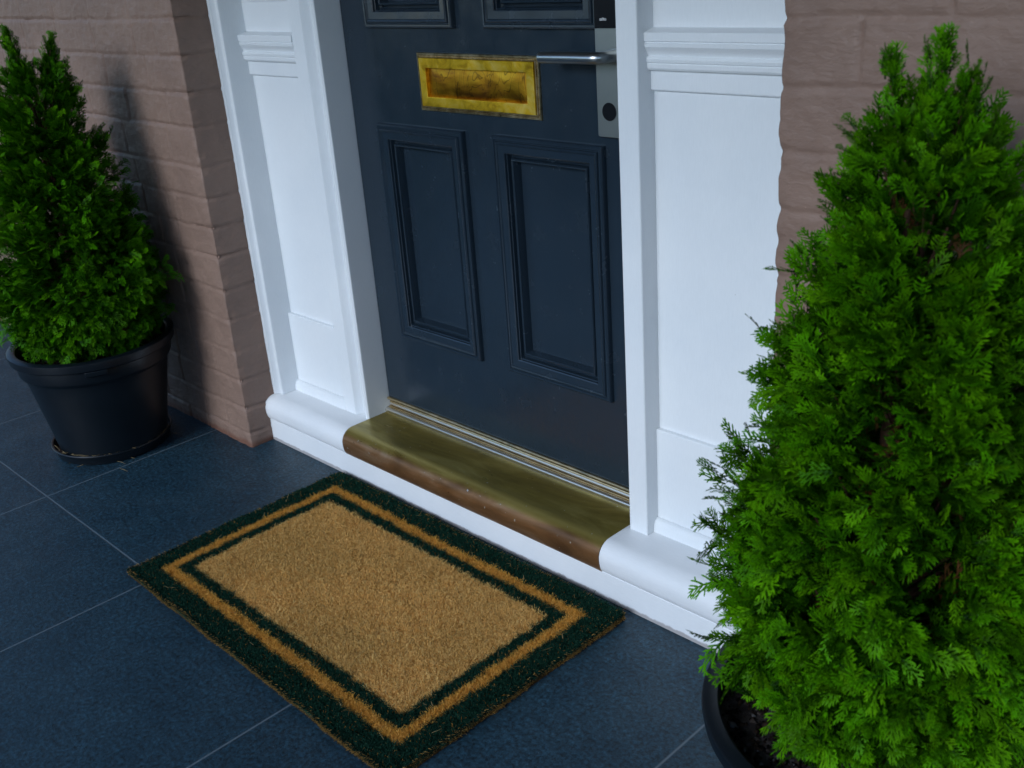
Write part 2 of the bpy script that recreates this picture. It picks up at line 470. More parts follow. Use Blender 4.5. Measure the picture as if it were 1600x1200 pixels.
def brick_wall(name, xc, sgn, length, label, seed, perps):
    """face at y=-0.23 running from the corner xc away (sgn), wrapping round the corner into the return"""
    ret = 0.135; rc = 0.004
    du = 0.0045
    u = np.concatenate([np.arange(-ret, -0.004, du), np.linspace(-0.004, 0.004, 5), np.arange(0.0085, 1.75, du), np.arange(1.76, length, 0.02)])
    z = np.concatenate([np.arange(-0.004, 1.36, 0.0045), np.arange(1.38, 2.75, 0.03)])
    U, Z = np.meshgrid(u, z, indexing='ij')
    # course lines wander
    Zw = Z + 0.0028 * vnoise(U, Z, seed, 0.13) + 0.0012 * vnoise(U, Z, seed + 1, 0.02)
    ci = np.clip(np.searchsorted(courses, Zw) - 1, 0, len(courses) - 2)
    dz = np.minimum(Zw - courses[ci], courses[ci + 1] - Zw)
    Uw = U + 0.0025 * vnoise(U, Z, seed + 2, 0.05)
    du_ = np.full_like(U, 1.0)
    bid = np.zeros_like(U)
    r = np.random.default_rng(seed)
    for c in range(len(courses) - 1):
        m = ci == c
        pos = [-0.4, 0.0 - 9, ]
        start = 0.115 if c % 2 else 0.235
        if c in perps: js = list(perps[c])
        else:
            js = [start]
            if r.random() < 0.25: js.append(js[-1] + .115)
        while js[-1] < length + .3: js.append(js[-1] + (0.238 if r.random() < .8 else 0.118) + r.normal() * .004)
        js = np.array([-0.12 if c % 2 else -0.24] + js)
        uu = Uw[m]
        k = np.clip(np.searchsorted(js, uu), 1, len(js) - 1)
        du_[m] = np.minimum(np.abs(uu - js[k - 1]), np.abs(js[k] - uu))
        bid[m] = k + 40 * c
    def groove(d, w, s): return 1 / (1 + np.exp((d - w) / s))
    depth_var = 0.65 + 0.5 * vnoise(U, Z, seed + 3, 0.16)
    gz = groove(dz, 0.0042, 0.0009) * np.clip(depth_var, .4, 1.2)
    gu = groove(du_, 0.0034, 0.0009) * np.clip(0.85 + 0.5 * vnoise(U, Z, seed + 4, 0.09), 0.1, 1)
    off = np.sin(bid * 12.9898) * 43758.5453; off = off - np.floor(off)
    tilt = np.sin(bid * 78.233) * 43758.5453; tilt = (tilt - np.floor(tilt) - .5)
    h = (off - .5) * 0.0028 + tilt * 0.03 * dz - 0.0050 * np.maximum(gz, gu)
    h += 0.0013 * vnoise(U, Z, seed + 5, 0.035) + 0.0008 * vnoise(U, Z, seed + 6, 0.014) + 0.0005 * vnoise(U, Z, seed + 7, 0.006)
    # lips of paint and mortar squeezed along the joints
    h += 0.0016 * np.exp(-((dz - 0.0085) / 0.003) ** 2) * np.clip(vnoise(U, Z, seed + 8, 0.03), 0, 1)
    # arrises chipped at the corner
    cz = np.clip(1 - np.abs(U) / 0.02, 0, 1)
    h -= cz * (0.0008 + 0.006 * np.clip(vnoise(Z * 0 + 3, Z, seed + 9, 0.022), 0, 1) + 0.0035 * np.exp(-(dz / .012) ** 2))
    # position and normal along the path
    th = np.clip((U + 0.004) / 0.008, 0, 1) * math.pi / 2       # 0 = return (faces the door), 90 deg = front
    nx = -sgn * np.cos(th); ny = -np.sin(th)
    cx0 = xc + sgn * rc; cy0 = -0.23 + rc
    px = cx0 + nx * rc + np.where(U > 0.004, sgn * (U - 0.004), 0)
    py = cy0 + ny * rc + np.where(U < -0.004, (-0.004 - U), 0)
    V = np.stack([px + nx * h, py + ny * h, Z], -1).reshape(-1, 3)
    nu, nz = U.shape
    I = np.arange(nu * nz).reshape(nu, nz)
    Q = np.stack([I[:-1, :-1], I[1:, :-1], I[1:, 1:], I[:-1, 1:]], -1).reshape(-1, 4)
    if sgn < 0: Q = Q[:, ::-1]
    me = np_mesh(name, V, quads=Q)
    # solid backing so the wall has its thickness
    o = link(name, me, M_brick, None, True, 0, 60)
    x_far = xc + sgn * length
    bm = bmesh.new(); bm.from_mesh(me)
    a = [bm.verts.new(p) for p in ((xc + sgn * .012, -0.1, -0.004), (x_far, -0.1, -0.004), (x_far, -0.1, 2.75), (xc + sgn * .012, -0.1, 2.75), (x_far, -0.23, -0.004), (x_far, -0.23, 2.75))]
    bm.faces.new(a[:4]); bm.faces.new((a[1], a[4], a[5], a[2]))
    bm.to_mesh(me); bm.free()
    tag(o, label, "wall")
    return o
# distances of the upright joints from the corner, read course by course
perpsL = {12: [0.19, 0.44, .68], 10: [0.14, .40, .64], 9: [0.25, .37, .61], 8: [0.17, .22, .36, .60], 7: [0.2, .29, .52], 5: [.24, .47, .59]}
brick_wall("brick_wall", -0.374, -1, 2.9, "taupe painted brick wall behind the tree whose whole pot shows, left of the white surround", 11, perpsL)
brick_wall("brick_wall", 1.325, 1, 2.6, "taupe painted brick wall right of the white surround, behind the large near conifer", 53, {})

# ------------------------------------------------------------------ door surround (white timber)
sur = empty("door_surround", (0.47, 0, 0))
tag(sur, "white painted timber door surround with panelled sidelights either side of the navy door", "door frame")
ZS = 0.1356; TOP = 2.12
# left jamb with cove and bead; right jamb plain
MB().extrude([(-.102, .03), (-.102, -.076), (-.055, -.076), (-.053, -.0745), (-.046, -.060), (-.039, -.050), (-.034, -.0475), (-.029, -.050), (-.024, -.059), (-.0195, -.069), (-.013, -.0745), (-.005, -.0745), (-.0005, -.071), (0, -.066), (0, .06), (-.05, .06)], 'z', ZS, TOP).build("jamb", M_white, sur, 0.0012)
MB().extrude([(.9, .06), (.9, -.074), (.902, -.076), (.9456, -.076), (.9476, -.074), (.9476, .03), (.93, .06)], 'z', ZS, TOP).build("jamb", M_white, sur, 0.001)
# outer architrave at the left brick return
MB().extrude([(-.395, .03), (-.395, -.131), (-.372, -.131), (-.366, -.129), (-.360, -.120), (-.356, -.117), (-.352, -.120), (-.349, -.121), (-.345, -.119), (-.343, -.115), (-.343, .03)], 'z', ZS, TOP).build("architrave", M_white, sur, 0.0008)
MB().extrude([(1.29, .03), (1.29, -.112), (1.303, -.117), (1.315, -.129), (1.345, -.131), (1.345, .03)], 'z', ZS, TOP).build("architrave", M_white, sur, 0.0008)

def sidelight(x0, x1, yp, dzc):
    zl = 0.371          # ledge
    zc = 1.132 + dzc    # cornice top
    wb = 1.197          # window opening bottom
    # lower board, main board
    MB().box(x0 - .004, x1 + .004, yp - .010, yp + .03, ZS, zl - .003).build("lower_panel", M_white, sur, 0.002)
    m = MB().box(x0 - .004, x1 + .004, yp, yp + .029, zl - .003, wb)
    m.box(x0 - .004, x0 + .028, yp, yp + .029, wb, TOP); m.box(x1 - .022, x1 + .004, yp, yp + .029, wb, TOP)
    m.box(x0 + .028, x1 - .022, yp, yp + .029, 2.04, TOP)
    m.build("upper_panel", M_white, sur, 0.001)
    # rounded fillet at the panel's foot
    q = [(yp + .005, ZS), (yp - .0245, ZS), (yp - .024, ZS + .008)] + [(yp - .0115 - .0125 * math.cos(t), ZS + .008 + .022 * math.sin(t)) for t in np.linspace(0.15, math.pi / 2, 7)] + [(yp + .005, ZS + .030)]
    MB().extrude(q, 'x', x0, x1).build("base_fillet", M_white, sur)
    # cornice
    p = [(yp + .004, zc + .007), (yp - .026, zc), (yp - .027, zc - .002), (yp - .027, zc - .014), (yp - .0235, zc - .0155), (yp - .0235, zc - .017), (yp - .026, zc - .0185), (yp - .0255, zc - .024),
         (yp - .021, zc - .030), (yp - .0175, zc - .036), (yp - .0165, zc - .040), (yp - .020, zc - .0415), (yp - .0215, zc - .045), (yp - .0205, zc - .050), (yp - .0185, zc - .0515), (yp - .0195, zc - .0535), (yp - .019, zc - .060), (yp - .016, zc - .064),
         (yp - .009, zc - .065), (yp - .009, zc - .097), (yp - .008, zc - .099), (yp + .004, zc - .104)]
    MB().extrude(p, 'x', x0, x1).build("cornice_moulding", M_white, sur, 0, True, 25)
    # window above: stepped glazing bead, glass, maroon sheet behind
    wx0, wx1 = x0 + .028, x1 - .022
    fr = MB().frame(wx0, wx1, wb, 2.04, [(0, .001), (0, -.004), (.005, -.004), (.0055, .002), (.010, .003), (.0105, .008), (.015, .010), (.0155, .018), (.018, .018)], yp).build("sidelight_window", M_white, sur, 0, True, 25)
    pn = MB().box(wx0 + .014, wx1 - .014, yp + .0185, yp + .0225, wb + .014, 2.026).build("window_pane", M_glass, fr, 0, False)
    bl = MB().box(wx0 - .0, wx1 + .0, yp + .035, yp + .045, wb - .002, 2.042).build("pane_backing", M_backing, fr, 0, False)
sidelight(-.343, -.102, -.052, -.013)
sidelight(.9476, 1.29, -.030, 0.0)
# head and transom over the door, off the top of the photograph
MB().box(-.395, 1.345, -.13, .06, TOP, 2.32).build("door_head", M_white, sur, 0.003)

# ------------------------------------------------------------------ doorstep
step = empty("doorstep", (0.45, -0.15, 0))
tag(step, "low white painted doorstep with a brass tread set into its middle, under the navy door", "doorstep")
MB().extrude([(-.158, -.002), (-.158, .0672), (-.02, .0672), (-.02, -.002)], 'x', -.381, 1.325).build("riser", M_sill, step, 0.0015)
def nosing(o=0.0, thick=None):
    pts = [(-.0, ZS + o), (-.128, ZS + o)]
    for t in np.linspace(0, math.pi / 2, 10): pts.append((-.131 - (.0355 + o) * math.sin(t), ZS - .0346 + (.0346 + o) * math.cos(t)))
    for t in np.linspace(0, math.pi / 2, 8)[1:]: pts.append((-.1545 - (.012 + o) * math.cos(t), .101 - (.0346 + o) * math.sin(t)))
    pts += [(-.14, .0664 - o), (-.0, .0664 - o)]
    return pts
def wavy(o, amp, seed):
    me = o.data; n = len(me.vertices); c = np.zeros(n * 3); me.vertices.foreach_get("co", c); c = c.reshape(-1, 3)
    k = vnoise(c[:, 0], c[:, 1] * 3 + c[:, 2] * 3, seed, .12) * amp
    c[:, 1] += k * (c[:, 1] < -.1); c[:, 2] += k * .6 * (c[:, 2] > .08)
    me.vertices.foreach_set("co", c.ravel()); me.update()
# left nosing ends in a rounded nose against the brickwork
o = MB().extrude(nosing(), 'x', -.387, -.0006, segs=24).build("nosing", M_sill, step); wavy(o, .0012, 5)
o = MB().extrude(nosing(), 'x', .8905, 1.325, segs=24).build("nosing", M_sill, step); wavy(o, .0012, 6)
tread = MB().extrude(nosing(.0014), 'x', .0, .8898, segs=60).build("brass_tread", M_tread, step); wavy(tread, .0012, 9)
tread["label"] = "worn olive brass tread with a copper coloured rounded front"
# threshold strips between tread and door
th = MB().extrude([(.03, ZS + .001), (-.016, ZS + .001)] + [(-.010 - .007 * math.cos(t), .1445 + .006 * math.sin(t)) for t in np.linspace(-.6, 2.6, 9)] + [(.002, .1475), (.03, .1475)], 'x', .001, .8995).build("threshold_bar", M_alu, step)
MB().extrude([(.03, .1477), (-.004, .1477), (-.005, .149), (-.005, .1512), (.03, .153)], 'x', .001, .8995).build("brass_strip", M_dullbrass, step)
MB().extrude([(.03, .1532), (.0005, .1532), (-.0005, .157), (.001, .1605), (.03, .1605)], 'x', .001, .8995).build("aluminium_strip", M_alu, step)
MB().extrude([(.03, .1607), (.002, .1607), (.001, .1625), (.002, .1645), (.03, .1645)], 'x', .001, .8995).build("brass_strip", M_dullbrass, step)
MB().box(.001, .8995, .012, .03, .1647, .172).build("gap_strip", M_black, step)  # black strip filling the gap under the door

# ------------------------------------------------------------------ the door
door = empty("front_door", (0.45, 0.02, 0.172))
tag(door, "navy panelled front door with brass letter plate and steel lever lock, closed", "door")
XA = (.1032, .4025, .4956, .8044)
zp = [(.3763, .9171), (1.1308, 1.93)]
lf = MB()
x0, x1, zb, zt = .0025, .8975, .1745, 2.115
t = .045
D = .018   # where the panel openings start inside the moulding
xs = [x0, XA[0] + D, XA[1] - D, XA[2] + D, XA[3] - D, x1]
lf.box(xs[0], xs[1], 0, t, zb, zt); lf.box(xs[2], xs[3], .0001, t, zb, zt); lf.box(xs[4], xs[5], 0, t, zb, zt)
zr = [zb, zp[0][0] + D, zp[0][1] - D, zp[1][0] + D, zp[1][1] - D, zt]
for (a, b_) in ((xs[1], xs[2]), (xs[3], xs[4])):
    for k in (0, 2, 4): lf.box(a, b_, .0002, t, zr[k], zr[k + 1])
leaf = lf.build("door_leaf", M_navy, door, 0.0, False)
PM = [(0, .001), (0, -.007), (.0015, -.0115), (.0045, -.0140), (.0080, -.0135), (.0098, -.0105), (.0112, -.0105), (.0125, -.0145), (.0150, -.0165), (.0180, -.0155), (.0195, -.0135), (.0340, -.0118), (.0362, -.0105), (.0370, -.0055), (.0385, -.0045),
      (.0400, .0060), (.0430, .0105), (.0460, .0085), (.0472, -.0015), (.0490, -.0042), (.0512, -.0046), (.0532, -.0028), (.0548, .0040), (.0565, .0110), (.0570, .018)]
for (a, b_) in ((XA[0], XA[1]), (XA[2], XA[3])):
    for (c, d) in zp:
        pn = MB().box(a + D, b_ - D, .0165, .03, c + D, d - D).build("door_panel", M_navy, door, 0, False)
        MB().frame(a, b_, c, d, PM).build("panel_moulding", M_navy, pn, 0, True, 22)
MB().extrude([(-.0005, .172), (-.0065, .1725), (-.0075, .176), (-.0055, .1785), (-.0005, .1795)], 'x', .003, .897).build("weather_bar", M_dullbrass, door)
# letter plate
lx0, lx1, lz0, lz1 = .269, .641, .955, 1.080
lp = MB().frame(lx0, lx1, lz0, lz1, [(.0105, -.0040), (.0105, -.0095), (.0115, -.0105), (.029, -.0105), (.0315, -.0100), (.0320, -.0005), (.036, -.0005)]).build("letter_plate", M_brass, door, 0, True, 25)
MB().frame(lx0, lx1, lz0, lz1, [(0, .0), (0, -.004), (.0012, -.0058), (.0024, -.0058), (.0032, -.0042), (.0095, -.0042), (.0104, -.0050), (.0104, -.003)]).build('plate_edge', M_brass_border, lp, 0, True, 25)
# flap behind the opening, cushioned
fv, ff = [], []
nx_, nz_ = 40, 14
for i in range(nx_ + 1):
    for j in range(nz_ + 1):
        a = i / nx_; b_ = j / nz_
        bulge = -.0045 * (1 - abs(2 * b_ - 1) ** 2.6) * (1 - abs(2 * a - 1) ** 14)
        dent = .0003 * math.sin(a * 23 + 1) * math.sin(b_ * 3)
        fv.append((lx0 + .030 + a * (lx1 - lx0 - .060), -.0012 + bulge + dent, lz0 + .030 + b_ * (lz1 - lz0 - .060)))
for i in range(nx_):
    for j in range(nz_):
        q = i * (nz_ + 1) + j; ff.append((q, q + nz_ + 1, q + nz_ + 2, q + 1))
mf = MB(); mf.v = fv; mf.f = ff
fl = mf.build("letter_flap", M_flap, lp); fl["label"] = "tarnished amber brass flap with dark streaks"
# rope-beaded border
bb = MB()
def bead(x, z, dx, dz):
    """one slanted bead of the rope border"""
    n = len(bb.v); L = .0028; W = .0017
    ax = Vector((dx, 0, dz)) * .6 + Vector((-dz, 0, dx)) * .8; ax.normalize()
    pr_ = Vector((-ax.z, 0, ax.x))
    c = Vector((x, -.0045, z))
    for (u_, w_, h_) in ((-1, 0, 0), (0, -1, 0), (1, 0, 0), (0, 1, 0), (-.45, -.45, 1), (.45, -.45, 1), (.45, .45, 1), (-.45, .45, 1)):
        p = c + ax * u_ * L + pr_ * w_ * W; p.y -= h_ * .0026; bb.v.append(tuple(p))
    for q in ((0, 1, 5, 4), (1, 2, 6, 5), (2, 3, 7, 6), (3, 0, 4, 7), (4, 5, 6, 7)):
        bb.f.append(tuple(n + i for i in q))
bd = .0062; pitch = .0042
for i in range(int((lx1 - lx0 - 2 * bd) / pitch) + 1):
    for z_ in (lz0 + bd, lz1 - bd): bead(lx0 + bd + i * pitch, z_, 1, 0)
for i in range(1, int((lz1 - lz0 - 2 * bd) / pitch) + 1):
    for x_ in (lx0 + bd, lx1 - bd): bead(x_, lz0 + bd + i * pitch, 0, 1)
bb.build("beaded_border", M_brass_border, lp, 0, True, 50)

# lock plate with lever and reader
px0, px1, pz0, pz1 = .797, .868, .936, 1.255
def rrect(x0, x1, z0, z1, r, n=6):
    out = []
    for cx, cz, a0 in ((x1 - r, z1 - r, 0), (x0 + r, z1 - r, 90), (x0 + r, z0 + r, 180), (x1 - r, z0 + r, 270)):
        for k in range(n + 1):
            a = math.radians(a0 + 90 * k / n); out.append((cx + r * math.cos(a), cz + r * math.sin(a)))
    return out
def slab(outline, y0, y1):
    m = MB(); k = len(outline)
    m.v = [(x, y0, z) for x, z in outline] + [(x, y1, z) for x, z in outline]
    m.f = [tuple(range(k)), tuple(range(2 * k - 1, k - 1, -1))] + [(j, (j + 1) % k, k + (j + 1) % k, k + j) for j in range(k)]
    return m
plate = slab(rrect(px0, px1, pz0, pz1, .004), -.012, .0005).build("lock_plate", M_steel, door, .0008)
rd = slab(rrect(px0 + .004, px1 - .004, 1.134, pz1 - .004, .003), -.017, -.0122).build("card_reader", M_blackplastic, plate, .0008)
cyl = slab([(.8265 + .0170 * math.cos(a), .984 + .0170 * math.sin(a)) for a in np.linspace(0, 2 * math.pi, 41)[:-1]], -.0128, -.0115).build("cylinder_cover", M_blackplastic, plate)
fc = bpy.data.curves.new("reader_logo", 'FONT'); fc.body = "salto"; fc.size = .0085; fc.extrude = .0002; fc.align_x = 'CENTER'
fo = bpy.data.objects.new("tmp_logo", fc); col.objects.link(fo)
dg = bpy.context.evaluated_depsgraph_get(); fm = bpy.data.meshes.new_from_object(fo.evaluated_get(dg)); bpy.data.objects.remove(fo)
fm.transform(Matrix.Translation((.8225, -.0173, 1.1475)) @ Matrix.Rotation(math.pi / 2, 4, 'X'))
fm.materials.clear()
link("reader_logo", fm, M_label, rd, False)
# lever: rose, neck, bend, round bar with a domed end
hx, hz = .8445, 1.0865
pts = [(hx, -.0122, hz), (hx, -.040, hz)]
for a in np.linspace(0, math.pi / 2, 7)[1:]: pts.append((hx - .014 * (1 - math.cos(a)), -.046 - .014 * math.sin(a), hz))
pts += [(hx - .05, -.060, hz), (hx - .10, -.060, hz - .0005), (.703, -.060, hz - .001)]
for a in np.linspace(0, 1.45, 6)[1:]: pts.append((.703 - .0085 * math.sin(a), -.060, hz - .001))
rad = [.0112] * (len(pts) - 5) + [.0108 * math.cos(a) for a in np.linspace(0, 1.45, 6)[1:]]
rad[-6] = .0108
MB().tube(pts, rad, 24).build("lever_handle", M_chrome, plate, 0, True, 50)
ring = slab([(hx + .0155 * math.cos(a), hz + .0155 * math.sin(a)) for a in np.linspace(0, 2 * math.pi, 41)[:-1]], -.0165, -.0118).build("lever_rose", M_steel, plate, .0008)

# ------------------------------------------------------------------ doormat
def doormat():
    W, Dp, H = .987, .605, .021
    cx, cy, ang = .478, -.486, -.008
    ca, sa = math.cos(ang), math.sin(ang)
    root = empty("doormat", (cx, cy, 0))
    tag(root, "rectangular coir doormat with dark green border bands, lying in front of the doorstep", "doormat")
    def sdf_cols(x, y, r):
        ex = W / 2 - np.abs(x); ey = Dp / 2 - np.abs(y)
        jit = .0022 * vnoise(x, y, 31, .012) + .0016 * vnoise(x, y, 33, .03)
        d = np.minimum(ex * 1.0, ey) + jit
        tan1 = np.array([.88, .48, .085]); tan2 = np.array([.50, .25, .05]); tan3 = np.array([.90, .56, .16])
        fld = np.array([.90, .56, .17]); gr1 = np.array([.012, .060, .036]); gr2 = np.array([.030, .105, .065]); gr3 = np.array([.003, .014, .011])
        a = r.random(len(x))[:, None]; b = r.random(len(x))[:, None]
        tanc = tan1 * (1 - a) + np.where(b > .5, tan3, tan2) * a
        fldc = fld * (1 - a) + np.where(b > .30, np.array([.99, .74, .31]), np.array([.36, .18, .045])) * a
        wear = np.clip(.5 + .9 * vnoise(x, y, 35, .15), 0, 1)[:, None]
        fldc = fldc * (.93 + .1 * wear)
        grc = gr1 * (1 - a) + np.where(b > .5, gr2, gr3) * a
        stray = (r.random(len(x)) < .02)[:, None]
        grc = np.where(stray, tan2, grc)
        green = ((d < .055) | ((d > .081) & (d < .111)))
        c = np.where(green[:, None], grc, np.where((d > .1)[:, None], fldc, tanc))
        return c
    r = np.random.default_rng(3)
    def edge(x, y):
        # ragged, slightly wavy outline
        return np.minimum(W / 2 - np.abs(x) + .003 * vnoise(y, x * 0, 41, .05), Dp / 2 - np.abs(y) + .003 * vnoise(x, y * 0, 43, .06))
    def lift(x, y): return .003 * vnoise(x, y, 45, .25)
    # woven base
    gx = np.linspace(-W / 2, W / 2, 120); gy = np.linspace(-Dp / 2, Dp / 2, 80)
    X, Y = np.meshgrid(gx, gy, indexing='ij')
    top = np.stack([X * ca - Y * sa, X * sa + Y * ca, .0125 + lift(X, Y)], -1).reshape(-1, 3)
    bot = top.copy(); bot[:, 2] = .0012
    I = np.arange(X.size).reshape(X.shape)
    Q = [np.stack([I[:-1, :-1], I[1:, :-1], I[1:, 1:], I[:-1, 1:]], -1).reshape(-1, 4)]
    off = X.size
    Q.append(Q[0][:, ::-1] + off)
    bound = np.concatenate([I[:, 0], I[-1, 1:], I[::-1, -1][1:], I[0, ::-1][1:]])
    Q.append(np.stack([bound[:-1], bound[:-1] + off, bound[1:] + off, bound[1:]], -1))
    V = np.concatenate([top, bot])
    cols = sdf_cols(X.ravel(), Y.ravel(), r)
    cc = np.concatenate([cols, np.tile([[.10, .05, .02]], (X.size, 1))])
    me = np_mesh("mat_backing", V + [cx, cy, 0], quads=np.concatenate(Q), colors=cc)
    link("mat_backing", me, M_coir, root, True)
    # pile: tufts of fibre
    n = 330000
    x = (r.random(n) - .5) * (W + .002); y = (r.random(n) - .5) * (Dp + .002)
    k = edge(x, y) > 0; x, y = x[k], y[k]; n = len(x)
    C = sdf_cols(x, y, r)
    # tuft lean is shared by neighbours
    lx = .6 * vnoise(x, y, 51, .008) + .7 * r.normal(size=n); ly = .6 * vnoise(x, y, 53, .008) + .7 * r.normal(size=n)
    e = edge(x, y)
    out = np.clip(1 - e / .012, 0, 1)
    exd = (W / 2 - np.abs(x)) < (Dp / 2 - np.abs(y))
    lx = lx + np.where(exd, np.sign(x) * out * .5, 0); ly = ly + np.where(exd, 0, np.sign(y) * out * .5)
    h = .0045 + .0025 * r.random(n) + .0016 * vnoise(x, y, 55, .010)
    z0 = .0125 + lift(x, y)
    th_ = r.random(n) * math.pi; w = .00045 + .0004 * r.random(n)
    bx, by = np.cos(th_) * w, np.sin(th_) * w
    P0 = np.stack([x - bx, y - by, z0], -1); P1 = np.stack([x + bx, y + by, z0], -1)
    T = np.stack([x + lx * h, y + ly * h, z0 + h * (1 - .25 * out)], -1)
    T0 = T - np.stack([bx, by, 0 * bx], -1) * .6; T1 = T + np.stack([bx, by, 0 * bx], -1) * .6
    # side fringe of bare brown coir hanging at the cut edges
    m = 26000
    s = r.random(m) * 2 * (W + Dp); sx = np.where(s < W, s - W / 2, np.where(s < W + Dp, W / 2, np.where(s < 2 * W + Dp, s - W - Dp - W / 2, -W / 2)))
    sy = np.where(s < W, -Dp / 2, np.where(s < W + Dp, s - W - Dp / 2, np.where(s < 2 * W + Dp, Dp / 2, s - 2 * W - Dp - Dp / 2)))
    onx = np.isclose(np.abs(sx), W / 2)
    nxv = np.where(onx, np.sign(sx), 0.); nyv = np.where(onx, 0., np.sign(sy))
    ein = .003 * np.where(onx, vnoise(sy, sx * 0, 41, .05), vnoise(sx, sy * 0, 43, .06))
    zb_ = .002 + .016 * r.random(m)
    q0 = np.stack([sx - nxv * .003 + nxv * ein, sy - nyv * .003 + nyv * ein, zb_], -1)
    tz = (r.random(m) - .35) * .006; tt = (r.random(m) - .5) * .006; ol = .003 + .004 * r.random(m)
    tip = q0 + np.stack([nxv * ol + nyv * tt, nyv * ol + nxv * tt, tz], -1); tip[:, 2] = np.maximum(tip[:, 2], .0008)
    dz_ = np.zeros_like(q0); dz_[:, 2] = .0007
    F0, F1, G0, G1 = q0 - dz_, q0 + dz_, tip - dz_ * .5, tip + dz_ * .5
    a = r.random(m)[:, None]
    FC = np.where((zb_[:, None] > .0125) & (a < .8), np.array([[.008, .035, .025]]), np.array([[.46, .27, .08]]) * (.35 + a))
    A = np.concatenate([P0, F0]); B = np.concatenate([P1, F1]); Cc = np.concatenate([T1, G1]); Dd = np.concatenate([T0, G0])
    nn = len(A)
    V = np.stack([A, B, Cc, Dd], 1).reshape(-1, 3)
    V = np.stack([V[:, 0] * ca - V[:, 1] * sa + cx, V[:, 0] * sa + V[:, 1] * ca + cy, V[:, 2]], -1)
    CO = np.repeat(np.concatenate([C, FC]), 4, axis=0)
    Q = np.arange(nn * 4).reshape(-1, 4)
    m = 260
    a = r.random(m) * 6.283; ln = .006 + .012 * r.random(m)
    sx_, sy_ = (r.random(m) - .5) * (W - .03), (r.random(m) - .5) * (Dp - .03)
    ax_ = np.stack([np.cos(a), np.sin(a), 0 * a], -1) * ln[:, None]; bx_ = np.stack([-np.sin(a), np.cos(a), 0 * a], -1) * .00045
    o_ = np.stack([sx_ + cx, sy_ + cy, .0195 + .002 * r.random(m)], -1); up_ = np.stack([0 * a, 0 * a, .001 + .004 * r.random(m)], -1)
    SV = np.stack([o_ - bx_, o_ + bx_, o_ + ax_ + bx_ * .6 + up_, o_ + ax_ - bx_ * .6 + up_], 1).reshape(-1, 3)
    SC = np.repeat(np.array([[.42, .27, .10], [.16, .09, .035], [.62, .46, .22]])[r.choice(3, m)], 4, axis=0)
    Q = np.concatenate([Q, np.arange(m * 4).reshape(-1, 4) + len(V)]); V = np.concatenate([V, SV]); CO = np.concatenate([CO, SC])
    me = np_mesh("mat_pile", V, quads=Q, colors=CO)
    link("mat_pile", me, M_coir, root, False)
doormat()

